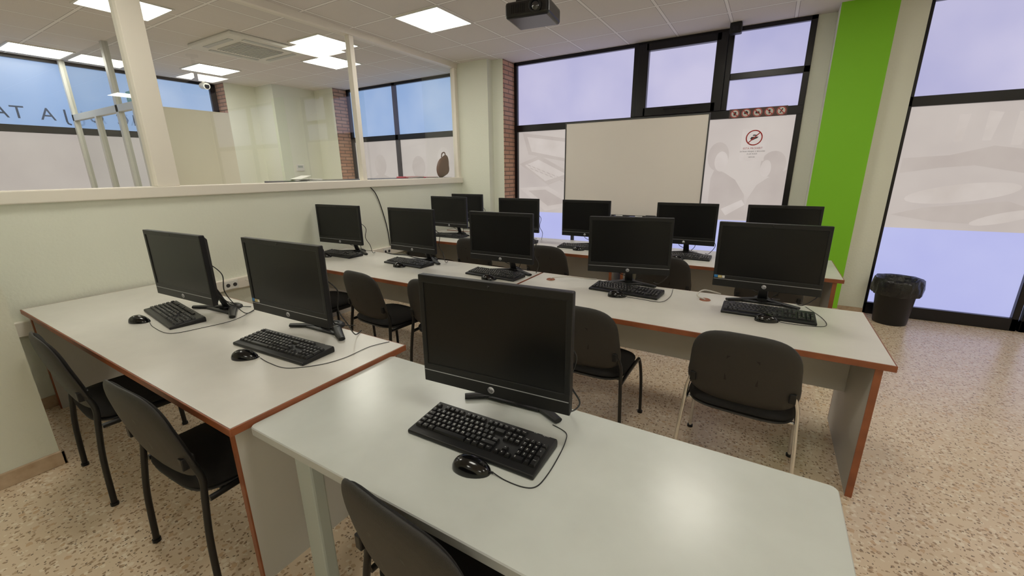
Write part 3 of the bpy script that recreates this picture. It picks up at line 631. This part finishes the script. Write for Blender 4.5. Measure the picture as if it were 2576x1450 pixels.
decal('window_print','faint printed people talking on the frosted film',[(1,ell(-.60,1.76,.12,.17)),(1,[(-.66,1.0),(-.22,1.0),(-.26,1.3),(-.38,1.48),(-.5,1.56),(-.62,1.62),(-.66,1.5)]),(0,ell(-.56,1.70,.075,.12)),
  (1,ell(.0,1.66,.13,.15)),(1,[(-.24,1.0),(.15,1.0),(.15,1.6),(.08,1.56),(-.04,1.5),(-.14,1.42),(-.22,1.25)]),(0,ell(-.07,1.61,.055,.10)),(0,[(-.5,1.12),(-.28,1.24),(-.24,1.18),(-.44,1.04)])])
decal('window_print','faint printed books and hands on the frosted door film',[(1,[(1.15,1.55),(1.45,1.6),(1.7,1.62),(2.25,1.5),(2.25,1.72),(1.8,1.8),(1.5,1.72),(1.15,1.7)]),(0,ell(1.65,1.35,.42,.09,24,.15)),(1,[(1.15,1.12),(1.5,1.06),(1.8,1.05),(2.2,1.2),(2.0,1.28),(1.4,1.2)]),(0,ell(2.0,1.12,.24,.05,24,.3)),(0,[(1.5,1.85),(1.56,1.85),(1.58,2.1),(1.5,2.1)]),(0,[(1.7,1.85),(1.76,1.85),(1.8,2.1),(1.7,2.12)]),(0,[(1.9,1.8),(1.97,1.8),(2.0,2.1),(1.9,2.1)])])
decal('window_print','faint printed seated people on the frosted film',[(1,ell(-6.6,1.75,.16,.2)),(1,[(-6.95,1.0),(-6.2,1.0),(-6.3,1.5),(-6.6,1.6),(-6.9,1.5)]),(1,ell(-5.6,1.7,.16,.2)),(1,[(-5.95,1.0),(-5.2,1.0),(-5.2,1.5),(-5.6,1.58)]),(0,ell(-5.0,1.85,.14,.18))],5.99)
# ------------------------------------------------------------------ reception things
r=empty('reception_counter',(-4.95,3.7,0)); tag(r,'tall reception counter with thin dark top','counter')
ct=1.53
mb=MB(); mb.box((-.33,-.76,ct-.035),(.53,1.78,ct),0,.005); ob('countertop',mb.mesh('countertop',['dark']),r)
mb=MB(); mb.box((-.28,-.72,0),(.48,1.72,ct-.035)); ob('counter_body',mb.mesh('counter_body',['panel']),r)
mb=MB()
for i in range(5): mb.box((-.1,-.15,.004*i),(.1,.15,.004*i+.0035),0,0,2,Matrix.Rotation(.1*i-.2,4,'Z'))
mb.add([(-.1,-.15,.02),(.1,-.15,.02),(.1,.0,.06),(-.1,.0,.06)],[[0,1,2,3]],0)
o=ob('paper_stack',mb.mesh('paper_stack',['paper']),None,(-4.85,3.22,ct+.0002)); tag(o,'loose white papers piled on the counter','papers')
mb=MB(); mb.box((-.12,-.16,0),(.12,.16,.012),0,.003); mb.box((-.115,-.155,.002),(.122,.155,.010),1)
f=ob('folder',mb.mesh('folder',['redfolder','paper']),None,(-4.6,4.72,ct+.0002)); tag(f,'red folder lying flat on the counter','folder','red folders on the counter')
q=f.copy(); COL.objects.link(q); q.location=(-4.6,5.06,ct+.0002); q.rotation_euler=(0,0,.1)
q=f.copy(); COL.objects.link(q); q.location=(-4.6,4.73,ct+.0125); q.rotation_euler=(0,0,-.2)
mb=MB(); mb.pad(lambda x,z,y:(y*.8+.02*math.sin(x*9),x*(1-1.6*max(0,z+.05))+.25*max(0,z)+.0,.165+z+.02*math.sin(x*24)),.24,.32,.05,.05,2.8)
mb.tube(smooth([(0,-.02,.30),(0,.0,.36),(0,.06,.37),(0,.08,.30)]),.009)
o=ob('handbag',mb.mesh('handbag',['brownfab']),None,(-4.485,5.345,ct+.004)); tag(o,'brown soft leather handbag slumped on the counter','handbag')
r=empty('thermostat',(-7.93,5.15,1.72)); tag(r,'small white wall thermostat with a grey display','thermostat')
mb=MB(); mb.box((0,-.08,-.06),(.03,.08,.06),0,.006); ob('casing',mb.mesh('casing',['paper']),r)
mb=MB(); mb.box((.03,-.05,0),(.032,.05,.04)); ob('display',mb.mesh('display',['grey_metal']),r)
r=empty('exit_sign',(-6.75,2.36,2.46)); tag(r,'small green emergency exit sign above the glass door','exit sign')
mb=MB(); mb.box((-.17,-.015,0),(.17,.015,.14)); addtext(mb,'SALIDA',.075,Matrix.Translation((0,-.017,.07))@Matrix.Rotation(math.pi/2,4,'X'),1); ob('sign_box',mb.mesh('sign_box',['exit','paper']),r)
# mirrored lettering on the street window
mb=MB()
for c,y,fl in [('A',1.60,1),('T',1.76,1),('A',2.04,1),('J',2.22,-1),('O',2.55,1),('C',2.86,-1),('I',3.0,1)]:
    mx=Matrix.Translation((-8.765,y,2.44))@Matrix.Rotation(math.pi/2,4,'Z')@Matrix.Rotation(math.pi/2,4,'X')@Matrix.Scale(fl,4,(1,0,0))
    addtext(mb,c,.23,mx,0)
o=ob('window_lettering',mb.mesh('window_lettering',['letters'],False),None); tag(o,'dark lettering on the street window seen reversed from inside','lettering')
# ------------------------------------------------------------------ world, camera
w=bpy.data.worlds.new('world'); SC.world=w; w.use_nodes=True; w.node_tree.nodes['Background'].inputs[0].default_value=(.6,.65,.8,1); w.node_tree.nodes['Background'].inputs[1].default_value=.5
cam=bpy.data.cameras.new('camera'); co=bpy.data.objects.new('camera',cam); COL.objects.link(co)
cam.sensor_width=36; cam.lens=1050.13/2576*36; cam.clip_start=.02
R=Matrix(((0.85746,0.13007,-0.49783),(0.51443,-0.23726,0.82406),(-0.01093,-0.9627,-0.27036)))
rx=R.col[0];ry=-R.col[1];rz=-R.col[2]
m=Matrix(((rx[0],ry[0],rz[0],0),(rx[1],ry[1],rz[1],0),(rx[2],ry[2],rz[2],1.617),(0,0,0,1)))
co.matrix_world=m
SC.camera=co
SC.view_settings.view_transform='Standard'
SC.view_settings.gamma=GAM
